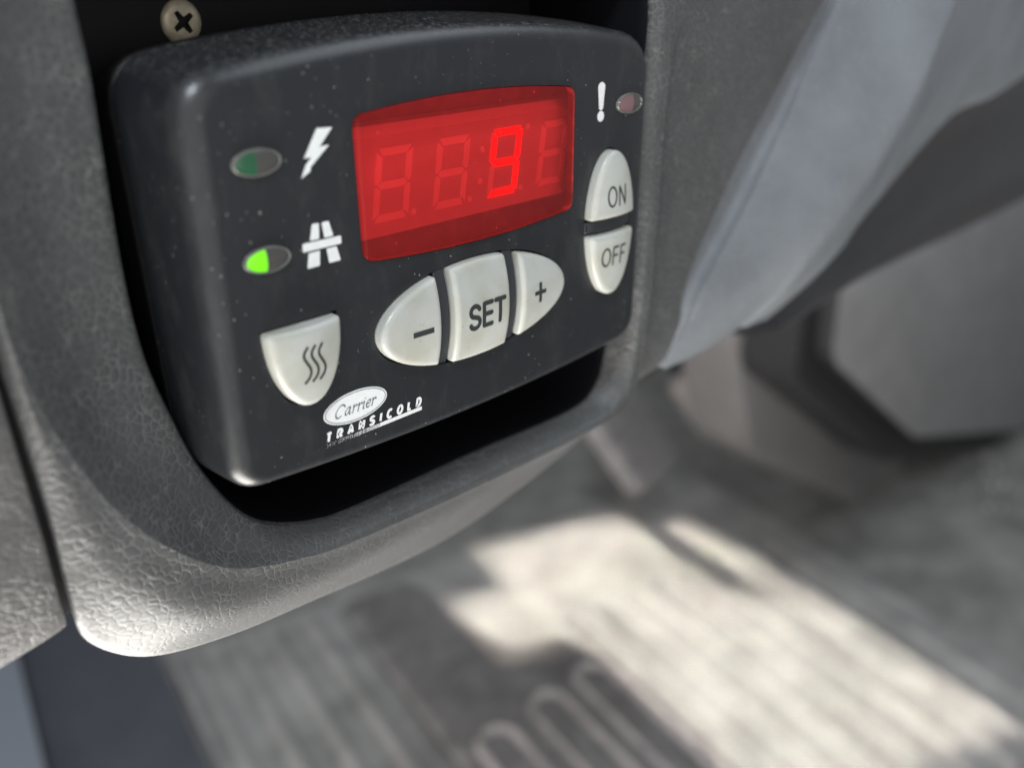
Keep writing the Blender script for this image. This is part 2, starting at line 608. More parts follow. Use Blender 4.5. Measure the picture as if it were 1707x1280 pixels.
across = [catmull([along[i][j] for i in range(len(along))], 4) for j in range(len(along[0]))]
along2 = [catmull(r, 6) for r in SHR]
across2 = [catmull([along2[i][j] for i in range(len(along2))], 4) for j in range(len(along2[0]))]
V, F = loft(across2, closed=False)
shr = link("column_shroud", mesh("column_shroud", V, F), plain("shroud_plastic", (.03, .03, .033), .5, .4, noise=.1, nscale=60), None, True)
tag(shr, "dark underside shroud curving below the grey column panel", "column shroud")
V, F = loft(across, closed=False)
colp = link("steering_column_panel", mesh("steering_column_panel", V, F), M_COLP, None, True)
colp.data.set_sharp_from_angle(angle=math.radians(60))
tag(colp, "smooth grey lower steering column panel sloping away right of the controller", "column panel")

# ------------------------------------------------------------------ mounting plate and screws behind the controller
plate_v = [(-49, -40, -31), (48, -40, -31), (48, 30, -31), (-49, 30, -31), (-49, -40, -33), (48, -40, -33), (48, 30, -33), (-49, 30, -33)]
plate_f = [(0, 1, 2, 3), (7, 6, 5, 4), (0, 4, 5, 1), (1, 5, 6, 2), (2, 6, 7, 3), (3, 7, 4, 0)]
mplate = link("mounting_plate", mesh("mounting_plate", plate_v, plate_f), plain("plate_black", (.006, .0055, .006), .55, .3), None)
tag(mplate, "black mounting plate in the dark recess behind the controller", "mounting plate")


def screw(cx, cy, z, ang, head_mat, slot_mat):
    r = 3.25
    n = 40
    rg = []
    for rr, zz in ((r, -1), (r, -.1), (r * .95, .25), (r * .8, .5), (r * .68, .6)):
        rg.append([(cx + rr * math.cos(2 * PI * i / n), cy + rr * math.sin(2 * PI * i / n), z + zz) for i in range(n)])
    V, F = loft(rg)
    # cross recess: polygon hole filled between the inner ring and the cross outline
    cr = []
    w, l = .46, 1.8
    for q in range(4):
        a = ang + q * PI / 2
        for (px, py) in ((w * 1.15, -w * 1.15), (l * .75, -w * .9), (l, -w * .75), (l, w * .75), (l * .75, w * .9)):
            cr.append((cx + px * math.cos(a) - py * math.sin(a), cy + px * math.sin(a) + py * math.cos(a), z + .6))
    outer = rg[-1]
    tris = tessellate_polygon([[Vector(p) for p in outer], [Vector(p) for p in cr]])
    b0 = len(V)
    V += outer + cr
    F += [tuple(b0 + k for k in t) for t in tris]
    hd = link("screw", mesh("screw", V, F), head_mat, mplate, True)
    # recess walls and bottom
    bot = [(cx + (p[0] - cx) * .55, cy + (p[1] - cy) * .55, z - .9) for p in cr]
    V2, F2 = loft([cr, bot], cap1=True)
    link("cross_recess", mesh("cross_recess", V2, F2), slot_mat, hd)


M_BRASS = plain("dull_zinc_screw", (.62, .54, .40), .4, .5, .25, .2, 900)
M_SLOT = plain("screw_recess", (.07, .055, .045), .5, .5, .6)
screw(-27.6, 22.5, -30.9, .62, M_BRASS, M_SLOT)
screw(5.2, 23.6, -33.0, .2, plain("rusty_screw", (.05, .022, .018), .7, .3, .3), M_SLOT)

# ------------------------------------------------------------------ the controller
ctl = empty("temperature_controller", (0, 0, 0))
tag(ctl, "black cab temperature controller with red four-digit display and off-white buttons", "controller")


def bowed(xl_t, xl_b, xr_t, xr_b, yt, kt, yb, kb, cx, r, z, ne=16, nc=8):
    """closed outline, bowed top and bottom, rounded corners; r = (tl, tr, br, bl)"""
    def top(x):
        return yt - kt * (x - cx) ** 2

    def bot(x):
        return yb + kb * (x - cx) ** 2
    TL, TR = (xl_t, top(xl_t)), (xr_t, top(xr_t))
    BR, BL = (xr_b, bot(xr_b)), (xl_b, bot(xl_b))

    def edge(fn, a, b):
        return [fn(a[0] + (b[0] - a[0]) * i / ne) for i in range(ne + 1)]
    tl, tr, br, bl = r
    E_top = [(x, top(x)) for x in [TL[0] + tl + (TR[0] - tr - TL[0] - tl) * i / ne for i in range(ne + 1)]]

    def side(a, b, ra, rb):
        L = math.hypot(b[0] - a[0], b[1] - a[1])
        return [lerp(a, b, ra / L + (1 - (ra + rb) / L) * i / ne) for i in range(ne + 1)]
    E_r = side(TR, BR, tr, br)
    E_b = [(x, bot(x)) for x in [BR[0] - br + (BL[0] + bl - BR[0] + br) * i / ne for i in range(ne + 1)]]
    E_l = side(BL, TL, bl, tl)

    def cor(p, c, q):
        o = []
        for i in range(1, nc):
            t = i / nc
            k = .62
            c1, c2 = lerp(p, c, k), lerp(q, c, k)
            o.append(tuple((1 - t) ** 3 * p[d] + 3 * (1 - t) ** 2 * t * c1[d] + 3 * (1 - t) * t * t * c2[d] + t ** 3 * q[d] for d in (0, 1)))
        return o
    pts = E_top + cor(E_top[-1], TR, E_r[0]) + E_r + cor(E_r[-1], BR, E_b[0]) + E_b + cor(E_b[-1], BL, E_l[0]) + E_l + cor(E_l[-1], TL, E_top[0])
    return [(p[0], p[1], z) for p in pts]


out_f = bowed(-46.2, -45.0, 47.9, 46.6, 22.3, .0019, -41.2, .0010, .9, (6, 6, 5, 4.2), 0)
flat_f = bowed(-42.2, -42.0, 45.4, 44.6, 18.3, .0017, -39.1, .0010, .9, (3.5, 4, 3.5, 3), 0)
out_m = bowed(-46.7, -45.2, 48.4, 47.0, 22.9, .00185, -41.4, .0010, .9, (6.2, 6.2, 5, 4.2), -9)
out_b = bowed(-47.3, -45.3, 48.9, 47.2, 23.4, .0018, -41.5, .0010, .9, (6.4, 6.4, 5, 4.2), -15)

hr = []
for k in range(0, 9):
    t = k / 8 * PI / 2
    ring = []
    for a, b in zip(flat_f, out_f):
        ins = max(1.6, min(4.2, math.hypot(b[0] - a[0], b[1] - a[1])))
        s_ = math.sin(t)
        ring.append((a[0] + (b[0] - a[0]) * s_, a[1] + (b[1] - a[1]) * s_, -ins * (1 - math.cos(t))))
    hr.append(ring)
hr.append(out_m)
hr.append(out_b)
hr.append([(p[0] * .992, p[1] * .985, -15.1) for p in out_b])
hr.append([(p[0] * .98, p[1] * .97, -15.1) for p in out_b])


def ell(cx, cy, a, b, n=72, z=0, p=2.0):
    o = []
    for i in range(n):
        t = 2 * PI * i / n
        c, s = math.cos(t), math.sin(t)
        o.append((cx + a * math.copysign(abs(c) ** (2 / p), c), cy + b * math.copysign(abs(s) ** (2 / p), s), z))
    return o


def inset(poly, d):
    """move a counter-clockwise or clockwise outline inwards by d"""
    n = len(poly)
    A = sum(poly[i][0] * poly[(i + 1) % n][1] - poly[(i + 1) % n][0] * poly[i][1] for i in range(n))
    sg = 1 if A > 0 else -1
    out = []
    for i in range(n):
        p0, p, p1 = poly[i - 1], poly[i], poly[(i + 1) % n]
        d1 = Vector((p[0] - p0[0], p[1] - p0[1]))
        d2 = Vector((p1[0] - p[0], p1[1] - p[1]))
        if d1.length < 1e-6:
            d1 = d2
        if d2.length < 1e-6:
            d2 = d1
        d1.normalize()
        d2.normalize()
        n1, n2 = Vector((-d1.y, d1.x)) * sg, Vector((-d2.y, d2.x)) * sg
        nn = n1 + n2
        if nn.length < 1e-4:
            nn = n1
        nn.normalize()
        sc = min(1.5, 1 / max(.3, nn.dot(n1)))
        out.append((p[0] + nn.x * d * sc, p[1] + nn.y * d * sc, p[2]))
    return out


def roundpoly(pts, r, n=6):
    """round the corners of a polygon whose corners carry their own radius factor"""
    out = []
    m_ = len(pts)
    for i in range(m_):
        a, b, c = pts[i - 1], pts[i], pts[(i + 1) % m_]
        rr = b[2] if len(b) > 2 else r
        if rr <= 0:
            out.append((b[0], b[1], 0))
            continue
        la, lc = math.dist(a[:2], b[:2]), math.dist(c[:2], b[:2])
        p = lerp(b[:2], a[:2], min(.5, rr / la))
        q = lerp(b[:2], c[:2], min(.5, rr / lc))
        for k in range(n + 1):
            t = k / n
            out.append(tuple((1 - t) ** 2 * p[d] + 2 * t * (1 - t) * b[d] + t * t * q[d] for d in (0, 1)) + (0,))
    return out


# group ovals and their crowns
OV_C = (1.9, -22.1, 20.9, 8.4)      # minus / set / plus
OV_P = (36.1, -14.2, 6.15, 13.5)    # on / off


def crown_c(x, y):
    rho = ((x - OV_C[0]) / OV_C[2]) ** 2 * .55 + ((y - OV_C[1]) / OV_C[3]) ** 2
    return 2.7 - 1.5 * min(1.3, rho)


def crown_p(x, y):
    rho = ((x - OV_P[0]) / OV_P[2]) ** 2 * .75 + ((y - OV_P[1]) / OV_P[3]) ** 2 * .6
    return 2.7 - 1.3 * min(1.4, rho)


HT = (-32.2, -16.1, 6.15, 12.1)


def crown_h(x, y):
    rho = ((x - HT[0]) / HT[2]) ** 2 * .75 + ((y + 20.0) / 9.0) ** 2 * .7
    return 2.7 - 1.3 * min(1.4, rho)


lens_out = bowed(-20.5, -20.25, 26.0, 26.0, 12.45, .0026, -11.0, .0024, 2.8, (1.6, 1.6, 1.8, 1.8), 0)
hole_c = ell(OV_C[0], OV_C[1], OV_C[2] + .35, OV_C[3] + .35)
hole_p = ell(OV_P[0], OV_P[1], OV_P[2] + .35, OV_P[3] + .35)
hn = 40
half = [(HT[0] + HT[2] * math.cos(PI + PI * i / hn), HT[1] + HT[3] * math.sin(PI + PI * i / hn), 0) for i in range(hn + 1)]
hole_h = inset(half, -.35)
# slightly fuller half-ellipse top corners
lens_hole = inset(lens_out, -.12)

V, F = loft(hr)
polys = [flat_f, lens_hole, hole_c, hole_p, hole_h]
tris = tessellate_polygon([[Vector(p) for p in q] for q in polys])
b0 = len(V)
for q in polys:
    V += q
F += [tuple(b0 + k for k in t) for t in tris]
# walls of the openings
for q, dpt in ((lens_hole, -1.4), (hole_c, -2.6), (hole_p, -2.6), (hole_h, -2.6)):
    v2, f2 = loft([q, [(p[0], p[1], dpt) for p in q]])
    b0 = len(V)
    V += v2
    F += [tuple(b0 + k for k in t) for t in f2]
housing = link("housing", mesh("housing", V, F), M_HOUS, ctl, True)

# rear cover behind the parting line
rc = [[(p[0] * .996, p[1] * .99, -15.35) for p in out_b], [(p[0] * 1.002, p[1] * 1.0, -15.8) for p in out_b],
      [(p[0] * .992, p[1] * .985, -20) for p in out_b], [(p[0] * .97, p[1] * .95, -24) for p in out_b], [(p[0] * .9, p[1] * .86, -28) for p in out_b]]
V, F = loft(rc, cap0=True, cap1=True)
link("rear_cover", mesh("rear_cover", V, F), M_REAR, ctl, True)

# floors of the button openings
for nm, q in (("keypad_floor", hole_c), ("keypad_floor", hole_p), ("keypad_floor", hole_h)):
    qq = [(p[0], p[1], -2.62) for p in inset(q, -.3)]
    link(nm, mesh(nm, qq, [tuple(range(len(qq)))]), M_GAP, ctl)

# display cavity, board, module
cv = [(-24, -13.5, -1.5), (45, -13.5, -1.5), (45, 15, -1.5), (-24, 15, -1.5), (-24, -13.5, -9), (45, -13.5, -9), (45, 15, -9), (-24, 15, -9)]
cav = link("display_board", mesh("display_board", cv, [(4, 5, 6, 7), (0, 1, 5, 4), (1, 2, 6, 5), (2, 3, 7, 6), (3, 0, 4, 7)]), M_PCB, ctl)


def box(x0, x1, y0, y1, z0, z1):
    v = [(x0, y0, z0), (x1, y0, z0), (x1, y1, z0), (x0, y1, z0), (x0, y0, z1), (x1, y0, z1), (x1, y1, z1), (x0, y1, z1)]
    return v, [(0, 3, 2, 1), (4, 5, 6, 7), (0, 1, 5, 4), (1, 2, 6, 5), (2, 3, 7, 6), (3, 0, 4, 7)]


V, F = box(-22.5, 44, -7.9, 7.0, -8.8, -4.0)
module = link("display_module", mesh("display_module", V, F), M_MODULE, ctl)

sv_ = [(-22.5, 7.02, -3.98), (44, 7.02, -3.98), (44, 8.5, -5.2), (-22.5, 8.5, -5.2), (44, 8.5, -8.8), (-22.5, 8.5, -8.8)]
link("top_edge_highlight", mesh("top_edge_highlight", sv_, [(0, 1, 2, 3), (3, 2, 4, 5)]), M_SEG, module)  # white chamfer added for the light caught on the module's top
# seven segments per digit
DX, DP, DH, DW, SL = -14.55, 12.05, 10.95, 7.0, .165


def seg_pts(d, seg):
    x0 = DX + DP * d
    t, gp = 1.15, .12
    hh = DH / 2
    ym = 0
    shapes = {
        'a': [(gp + .25, DH), (DW - gp - .25, DH), (DW - gp - t * .9, DH - t), (gp + t * .9, DH - t)],
        'd': [(gp + t * .9, t), (DW - gp - t * .9, t), (DW - gp - .25, 0), (gp + .25, 0)],
        'g': [(gp + .5, hh), (gp + t, hh + t / 2), (DW - gp - t, hh + t / 2), (DW - gp - .5, hh), (DW - gp - t, hh - t / 2), (gp + t, hh - t / 2)],
        'f': [(0, DH - gp - .4), (t, DH - gp - t - .1), (t, hh + t / 2 + gp), (.45, hh + gp), (0, hh + gp + .35)],
        'e': [(0, gp + .4), (t, gp + t + .1), (t, hh - t / 2 - gp), (.45, hh - gp), (0, hh - gp - .35)],
        'b': [(DW, DH - gp - .4), (DW - t, DH - gp - t - .1), (DW - t, hh + t / 2 + gp), (DW - .45, hh + gp), (DW, hh + gp + .35)],
        'c': [(DW, gp + .4), (DW - t, gp + t + .1), (DW - t, hh - t / 2 - gp), (DW - .45, hh - gp), (DW, hh - gp - .35)],
    }
    o = []
    for px, py in shapes[seg]:
        o.append((x0 - .75 + px + SL * py, py - 5.72, 0))
    return o


def prism(poly, z0, z1, name, mt, parent):
    V, F = loft([[(p[0], p[1], z0) for p in poly], [(p[0], p[1], z1) for p in poly]], cap1=True)
    return link(name, mesh(name, V, F), mt, parent)


for d in range(4):
    for s_ in 'abcdefg':
        lit = d == 2 and s_ in 'abcdfg'
        prism(seg_pts(d, s_), -4.0, -3.88 if not lit else -3.82, "segment", M_SEGLIT if lit else M_SEG, module)
    dx = DX + DP * d + DW + .5
    prism(ell(dx, -5.2, .5, .5, 20), -4, -3.9, "decimal_point", M_SEG, module)
for (dx, dy) in ((8.1, 2.4), (7.4, -2.6), (18.9, 4.9)):
    prism(ell(dx, dy, .52, .52, 20), -4, -3.9, "colon_dot", M_SEG, module)

# lens with a rounded rim
lr = [[(p[0], p[1], -1.2) for p in lens_out], [(p[0], p[1], .1) for p in lens_out],
      [(p[0], p[1], .42) for p in inset(lens_out, .15)], [(p[0], p[1], .58) for p in inset(lens_out, .5)],
      [(p[0], p[1], .62) for p in inset(lens_out, .9)]]
V, F = loft(lr)
top = lr[-1]
tris = tessellate_polygon([[Vector(p) for p in top]])
b0 = len(V)
V += top
F += [tuple(b0 + k for k in t) for t in tris]
link("display_window", mesh("display_window", V, F), M_LENS, ctl, True)


# ---- buttons
def seg_dist(x, y, poly):
    best = 1e9
    for i in range(len(poly)):
        ax_, ay_ = poly[i][0], poly[i][1]
        bx2, by2 = poly[(i + 1) % len(poly)][0], poly[(i + 1) % len(poly)][1]
        dx, dy = bx2 - ax_, by2 - ay_
        L2 = dx * dx + dy * dy
        t = 0 if L2 < 1e-12 else max(0, min(1, ((x - ax_) * dx + (y - ay_) * dy) / L2))
        d = (x - ax_ - t * dx) ** 2 + (y - ay_ - t * dy) ** 2
        best = min(best, d)
    return math.sqrt(best)


def button(name, ellipse, a0, a1, crown, swap=False, base=-2.4, rad=1.0, drop=.8):
    """pillow cut out of an ellipse between two lines, as a smooth height field with a rounded edge"""
    c0, c1, A, B = ellipse
    nx, ny = 44, 36

    def half(t):
        return B * math.sqrt(max(0, 1 - ((t - c0) / A) ** 2))
    ts = [a0 + (a1 - a0) * (.5 - .5 * math.cos(PI * i / nx)) for i in range(nx + 1)]
    eps = .02
    ts[0] += eps
    ts[-1] -= eps
    # round the plan corners a little
    def hh(t):
        h = half(t)
        for e in (a0, a1):
            if half(e) > 1.0:
                d = abs(t - e)
                rc_ = .55
                if d < rc_:
                    h -= rc_ - math.sqrt(max(0, rc_ ** 2 - (rc_ - d) ** 2))
        return max(h, .03)
    outline = [(t, c1 + hh(t)) for t in ts] + [(t, c1 - hh(t)) for t in reversed(ts)]
    V, F = [], []
    for t in ts:
        h = hh(t)
        for j in range(ny + 1):
            y = c1 - h * math.cos(PI * j / ny)
            d = seg_dist(t, y, outline)
            x_, y_ = (y, t) if swap else (t, y)
            k_ = max(0, 1 - d / rad)
            V.append((x_, y_, crown(x_, y_) - drop * (1 - math.sqrt(max(0, 1 - k_ * k_)))))
    w = ny + 1
    for i in range(nx):
        for j in range(ny):
            q = i * w + j
            F.append((q, q + 1, q + w + 1, q + w))
    loop = [j for j in range(ny + 1)] + [i * w + ny for i in range(1, nx + 1)] + [nx * w + j for j in range(ny - 1, -1, -1)] + [i * w for i in range(nx - 1, 0, -1)]
    b = len(V)
    for q in loop:
        V.append((V[q][0], V[q][1], base))
    n = len(loop)
    for i in range(n):
        F.append((loop[i], loop[(i + 1) % n], b + (i + 1) % n, b + i))
    return link(name, mesh(name, V, F), M_BTN, ctl, True)


def cut_ellipse(c, x0, x1, n=26):
    """part of an ellipse between two upright lines, as an outline with small round corners"""
    cx, cy, a, b = c
    xs = [x0 + (x1 - x0) * (.5 - .5 * math.cos(PI * i / n)) for i in range(n + 1)]

    def yy(x):
        return b * math.sqrt(max(0, 1 - ((x - cx) / a) ** 2))
    up_ = [(x, cy + yy(x)) for x in xs]
    dn = [(x, cy - yy(x)) for x in reversed(xs)]
    pts = up_ + dn
    # drop doubled points at the tips
    o = []
    for p in pts:
        if not o or math.dist(p, o[-1]) > .02:
            o.append(p)
    if math.dist(o[0], o[-1]) < .02:
        o.pop()
    # add points on the straight sides
    res = []
    for i, p in enumerate(o):
        q = o[(i + 1) % len(o)]
        res.append(p)
        L = math.dist(p, q)
        if L > 4:
            for k in range(1, 16):
                res.append(lerp(p, q, k / 16))
    return soften([(p[0], p[1], 0) for p in res])


def soften(poly, it=2):
    """relax sharp corners a little"""
    n = len(poly)
    for _ in range(it):
        q = []
        for i in range(n):
            a, b, c = poly[i - 1], poly[i], poly[(i + 1) % n]
            d1 = Vector((b[0] - a[0], b[1] - a[1]))
            d2 = Vector((c[0] - b[0], c[1] - b[1]))
            ang = d1.angle(d2) if d1.length > 1e-6 and d2.length > 1e-6 else 0
            w = .35 if ang > .5 else .0
            q.append(tuple(b[k] * (1 - w) + (a[k] + c[k]) / 2 * w for k in range(3)))
        poly = q
    return poly


b_minus = button("minus_button", OV_C, OV_C[0] - OV_C[2], -7.35, crown_c)
b_set = button("set_button", OV_C, -4.35, 8.05, crown_c)
b_plus = button("plus_button", OV_C, 11.15, OV_C[0] + OV_C[2], crown_c)


def swapc(c):
    return (c[1], c[0], c[3], c[2])


b_on = button("on_button", swapc(OV_P), -12.75, OV_P[1] + OV_P[3], crown_p, True)
b_off = button("off_button", swapc(OV_P), OV_P[1] - OV_P[3], -15.65, crown_p, True)
b_heat = button("heat_button", swapc(HT), HT[1] - HT[3], HT[1], crown_h, True)


def divider(x0, x1, c, crown):
    q = cut_ellipse((c[0], c[1], c[2] + .3, c[3] + .3), x0, x1, 6)
    rg = [[(p[0], p[1], -2.5) for p in q], [(p[0], p[1], crown(p[0], p[1]) - 1.55) for p in q],
          [(p[0], p[1], crown(p[0], p[1]) - 1.42) for p in inset(q, .15)]]
    V, F = loft(rg)
    # close the top with a strip along the length
    b = len(V)
    ys = [c[1] + (c[3] - .05) * (-1 + 2 * i / 16) for i in range(17)]
    for y in ys:
        hw = (x1 - x0) / 2 - .15
        xm = (x0 + x1) / 2
        z = crown(xm, y) - 1.42
        V += [(xm - hw, y, z), (xm + hw, y, z)]
    for i in range(16):
        F.append((b + 2 * i, b + 2 * i + 1, b + 2 * i + 3, b + 2 * i + 2))
    return V, F


for (x0, x1) in ((-6.95, -4.75), (8.45, 10.75)):
    V, F = divider(x0, x1, OV_C, crown_c)
    link("button_divider", mesh("button_divider", V, F), M_BAR, ctl, True)
V, F = divider(-15.25, -13.15, (OV_P[1], OV_P[0], OV_P[3], OV_P[2]), lambda y, x: crown_p(x, y))
V = [(v[1], v[0], v[2]) for v in V]
link("button_divider", mesh("button_divider", V, F), M_BAR, ctl, True)


# ---- printed strokes
class Ink:
    def __init__(self, zf):
        self.V, self.F, self.zf, self.k = [], [], zf, 0

    def zz(self, x, y):
        return self.zf(x, y) + .035 + .006 * (self.k % 4)

    def stroke(self, pts, w, caps=True, pen=None):
        # resample
        P = []
        for i in range(len(pts) - 1):
            L = math.dist(pts[i], pts[i + 1])
            n = max(1, int(L / .25))
            for s in range(n):
                P.append(lerp(pts[i], pts[i + 1], s / n))
        P.append(pts[-1])
        n = len(P)
        Lf, Rt = [], []
        for i in range(n):
            a, b = P[max(0, i - 1)], P[min(n - 1, i + 1)]
            dx, dy = b[0] - a[0], b[1] - a[1]
            l = math.hypot(dx, dy) or 1
            ww = w
            if pen is not None:
                ww = w * (.32 + .68 * abs(math.sin(math.atan2(dy, dx) - pen)))
            nx, ny = -dy / l * ww / 2, dx / l * ww / 2
            Lf.append((P[i][0] + nx, P[i][1] + ny))
            Rt.append((P[i][0] - nx, P[i][1] - ny))
        b0 = len(self.V)
        for a, b in zip(Lf, Rt):
            self.V += [(a[0], a[1], self.zz(*a)), (b[0], b[1], self.zz(*b))]
        for i in range(n - 1):
            self.F.append((b0 + 2 * i, b0 + 2 * i + 1, b0 + 2 * i + 3, b0 + 2 * i + 2))
        if caps:
            for e, s in ((0, -1), (n - 1, 1)):
                a, b = Lf[e], Rt[e]
                c = lerp(a, b, .5)
                th = math.atan2(a[1] - c[1], a[0] - c[0])
                r = math.dist(a, c)
                arc = [(c[0] + r * math.cos(th - s * PI * k / 8), c[1] + r * math.sin(th - s * PI * k / 8)) for k in range(9)]
                b1 = len(self.V)
                self.V += [(q[0], q[1], self.zz(*q)) for q in arc]
                self.F.append(tuple(range(b1, b1 + 9)))
        self.k += 1

    def poly(self, pts):
        b0 = len(self.V)
        self.V += [(p[0], p[1], self.zz(p[0], p[1])) for p in pts]
        t = tessellate_polygon([[Vector((p[0], p[1], 0)) for p in pts]])
        self.F += [tuple(b0 + k for k in q) for q in t]
        self.k += 1

    def done(self, name, mt, parent):
        me = bpy.data.meshes.new(name)
        me.from_pydata([W(*v) for v in self.V], [], self.F)
        bm = bmesh.new()
        bm.from_mesh(me)
        bm.normal_update()
        for f in bm.faces:
            if f.normal.y > 0:
                f.normal_flip()
        bm.to_mesh(me)
        bm.free()
        return link(name, me, mt, parent)


def arc(cx, cy, rx, ry, a0, a1, n=16):
    return [(cx + rx * math.cos(math.radians(a0 + (a1 - a0) * i / n)), cy + ry * math.sin(math.radians(a0 + (a1 - a0) * i / n))) for i in range(n + 1)]


def glyph(ch):
    """stroke letters in a unit-height box; returns (width, strokes)"""
    if ch == 'S':
        return .56, [arc(.28, .755, .26, .245, 20, 90, 6) + arc(.28, .755, .26, .245, 90, 235, 10)[1:] + arc(.28, .25, .27, .25, 60, -90, 12) + arc(.28, .25, .27, .25, -90, -160, 6)[1:]]
    if ch == 'E':
        return .5, [[(.5, 1), (.02, 1), (.02, 0), (.5, 0)], [(.02, .52), (.46, .52)]]
    if ch == 'T':
        return .56, [[(0, 1), (.56, 1)], [(.28, 1), (.28, 0)]]
    if ch == 'O':
        return .66, [arc(.33, .5, .33, .5, 90, 450, 32)]
    if ch == 'N':
        return .55, [[(0, 0), (0, 1), (.55, 0), (.55, 1)]]
    if ch == 'F':
        return .46, [[(.46, 1), (0, 1), (0, 0)], [(0, .52), (.4, .52)]]
    if ch == 'R':
        return .54, [[(0, 0), (0, 1), (.28, 1)] + arc(.28, .73, .24, .27, 90, -90, 10)[1:] + [(0, .46)], [(.28, .46), (.54, 0)]]
    if ch == 'A':
        return .62, [[(0, 0), (.31, 1), (.62, 0)], [(.12, .3), (.5, .3)]]
    if ch == 'I':
        return .08, [[(.04, 0), (.04, 1)]]
    if ch == 'C':
        return .6, [arc(.36, .5, .34, .5, 48, 312, 24)]
    if ch == 'L':
        return .42, [[(0, 1), (0, 0), (.42, 0)]]
    if ch == 'D':
        return .56, [[(0, 0), (0, 1), (.2, 1)] + arc(.2, .5, .36, .5, 90, -90, 16)[1:] + [(0, 0)]]
    raise KeyError(ch)


def word(ink, text, x, y, h, sx, gap, w, shear=0, caps=True, x_end=None):
    if x_end is not None:
        tot = sum(glyph(c)[0] for c in text) * h * sx
        gap = (x_end - x - tot) / (len(text) - 1)
    for c in text:
        wd_, st = glyph(c)
        for s in st:
            ink.stroke([(x + p[0] * h * sx + shear * p[1] * h, y + p[1] * h) for p in s], w, caps)
        x += wd_ * h * sx + gap


k = Ink(crown_c)
word(k, "SET", -1.6, -24.75, 3.85, 1.0, .62, .8, x_end=6.35)
k.done("lettering", M_INK, b_set)
k = Ink(crown_c)
k.poly([(-13.4, -22.15), (-9.3, -22.15), (-9.3, -23.05), (-13.4, -23.05)])
k.done("minus_sign", M_INK, b_minus)
k = Ink(crown_c)
k.stroke([(14.05, -22.35), (17.05, -22.35)], .74, False)
k.stroke([(15.55, -20.55), (15.55, -24.15)], .74, False)
k.done("plus_sign", M_INK, b_plus)
k = Ink(crown_p)
word(k, "ON", 33.5, -10.5, 3.5, .92, .8, .4, x_end=38.25)
k.done("lettering", M_INK, b_on)
k = Ink(crown_p)
word(k, "OFF", 32.5, -21.6, 3.3, .92, .8, .4, x_end=38.9)
k.done("lettering", M_INK, b_off)
k = Ink(crown_h)
for i in range(3):
    bx_ = -33.2 + 1.25 * i
    pts = [(bx_ + .25, -18.9), (bx_ - .28, -19.5), (bx_ - .42, -20.25), (bx_ - .02, -21.1), (bx_ + .42, -21.9), (bx_ + .55, -22.7), (bx_ + .22, -23.5), (bx_ - .42, -24.1)]
    k.stroke(catmull(pts, 5), .42)
k.done("heat_symbol", M_INK, b_heat)

face0 = lambda x, y: 0.0
k = Ink(face0)
k.poly([(-26.52, 10.17), (-24.0, 10.02), (-26.25, 7.72), (-24.7, 7.77), (-27.95, 5.22), (-28.1, 4.62), (-29.64, 3.87), (-28.78, 5.55), (-27.75, 6.46), (-28.95, 6.47)])
k.done("lightning_symbol", M_PRINT, ctl)
k = Ink(face0)
for q in ([(-30.45, -5.0), (-23.95, -5.0), (-23.93, -6.16), (-30.45, -6.2)], [(-28.62, -2.52), (-27.47, -2.55), (-27.62, -4.78), (-29.18, -4.78)],
          [(-29.55, -6.46), (-27.68, -6.42), (-27.91, -8.6), (-30.01, -8.6)], [(-27.03, -2.58), (-25.84, -2.55), (-25.25, -4.8), (-26.78, -4.8)],
          [(-26.58, -6.4), (-24.83, -6.38), (-24.28, -8.54), (-26.29, -8.55)]):
    k.poly([(p[0], p[1]) for p in roundpoly(q, .16, 3)])
k.done("motorway_symbol", M_PRINT, ctl)
k = Ink(face0)
k.poly([(32.5, 10.3)] + arc(33.45, 10.4, .95, .8, 180, 0, 10)[1:] + [(34.0, 6.75), (33.7, 6.45), (33.2, 6.45), (32.9, 6.75)])
k.poly(arc(33.4, 5.4, .92, .92, 0, 345, 23))
k.done("exclamation_mark", M_PRINT, ctl)

# logo: oval with outline, script lettering
k = Ink(face0)
k.poly(arc(-23.6, -31.75, 6.05, 2.55, 0, 352, 44))
logo = k.done("logo_oval", M_PRINT, ctl)
k = Ink(lambda x, y: .03)
k.stroke(arc(-23.6, -31.75, 5.72, 2.28, 0, 360, 60), .11, False)
script = []
script.append([(.98, .80), (.80, .97), (.55, .98), (.28, .80), (.10, .45), (.16, .12), (.42, .0), (.70, .10)])
sx0 = 0


def sc_a(x):
    return [[(x + .52, .50), (x + .38, .60), (x + .16, .48), (x + .04, .20), (x + .12, .03), (x + .30, .10), (x + .50, .46)], [(x + .54, .60), (x + .46, .12), (x + .56, .02), (x + .68, .12)]]


def sc_r(x):
    return [[(x + .02, .52), (x + .14, .60), (x + .06, .0)], [(x + .08, .26), (x + .26, .54), (x + .40, .58), (x + .44, .50)]]


def sc_i(x):
    return [[(x + .02, .52), (x + .14, .60), (x + .06, .06), (x + .18, .04)], [(x + .20, .84), (x + .23, .88)]]


def sc_e(x):
    return [[(x + .06, .30), (x + .40, .36), (x + .44, .54), (x + .28, .60), (x + .08, .38), (x + .08, .10), (x + .26, .0), (x + .46, .12)]]


script += sc_a(1.02) + sc_r(1.80) + sc_r(2.34) + sc_i(2.88) + sc_e(3.22) + sc_r(3.82)
for s_ in script:
    pts = catmull([(p[0], p[1]) for p in s_], 5)
    k.stroke([(-27.75 + p[0] * 1.83 + .22 * p[1] * 1.9, -32.72 + p[1] * 1.9) for p in pts], .27, True, pen=math.radians(38))
k.done("script_lettering", M_LOGOINK, logo)

k = Ink(face0)
word(k, "TRANSICOLD", -29.5, -35.92, 1.28, 1.05, .5, .46, shear=.22, caps=False, x_end=-10.9)
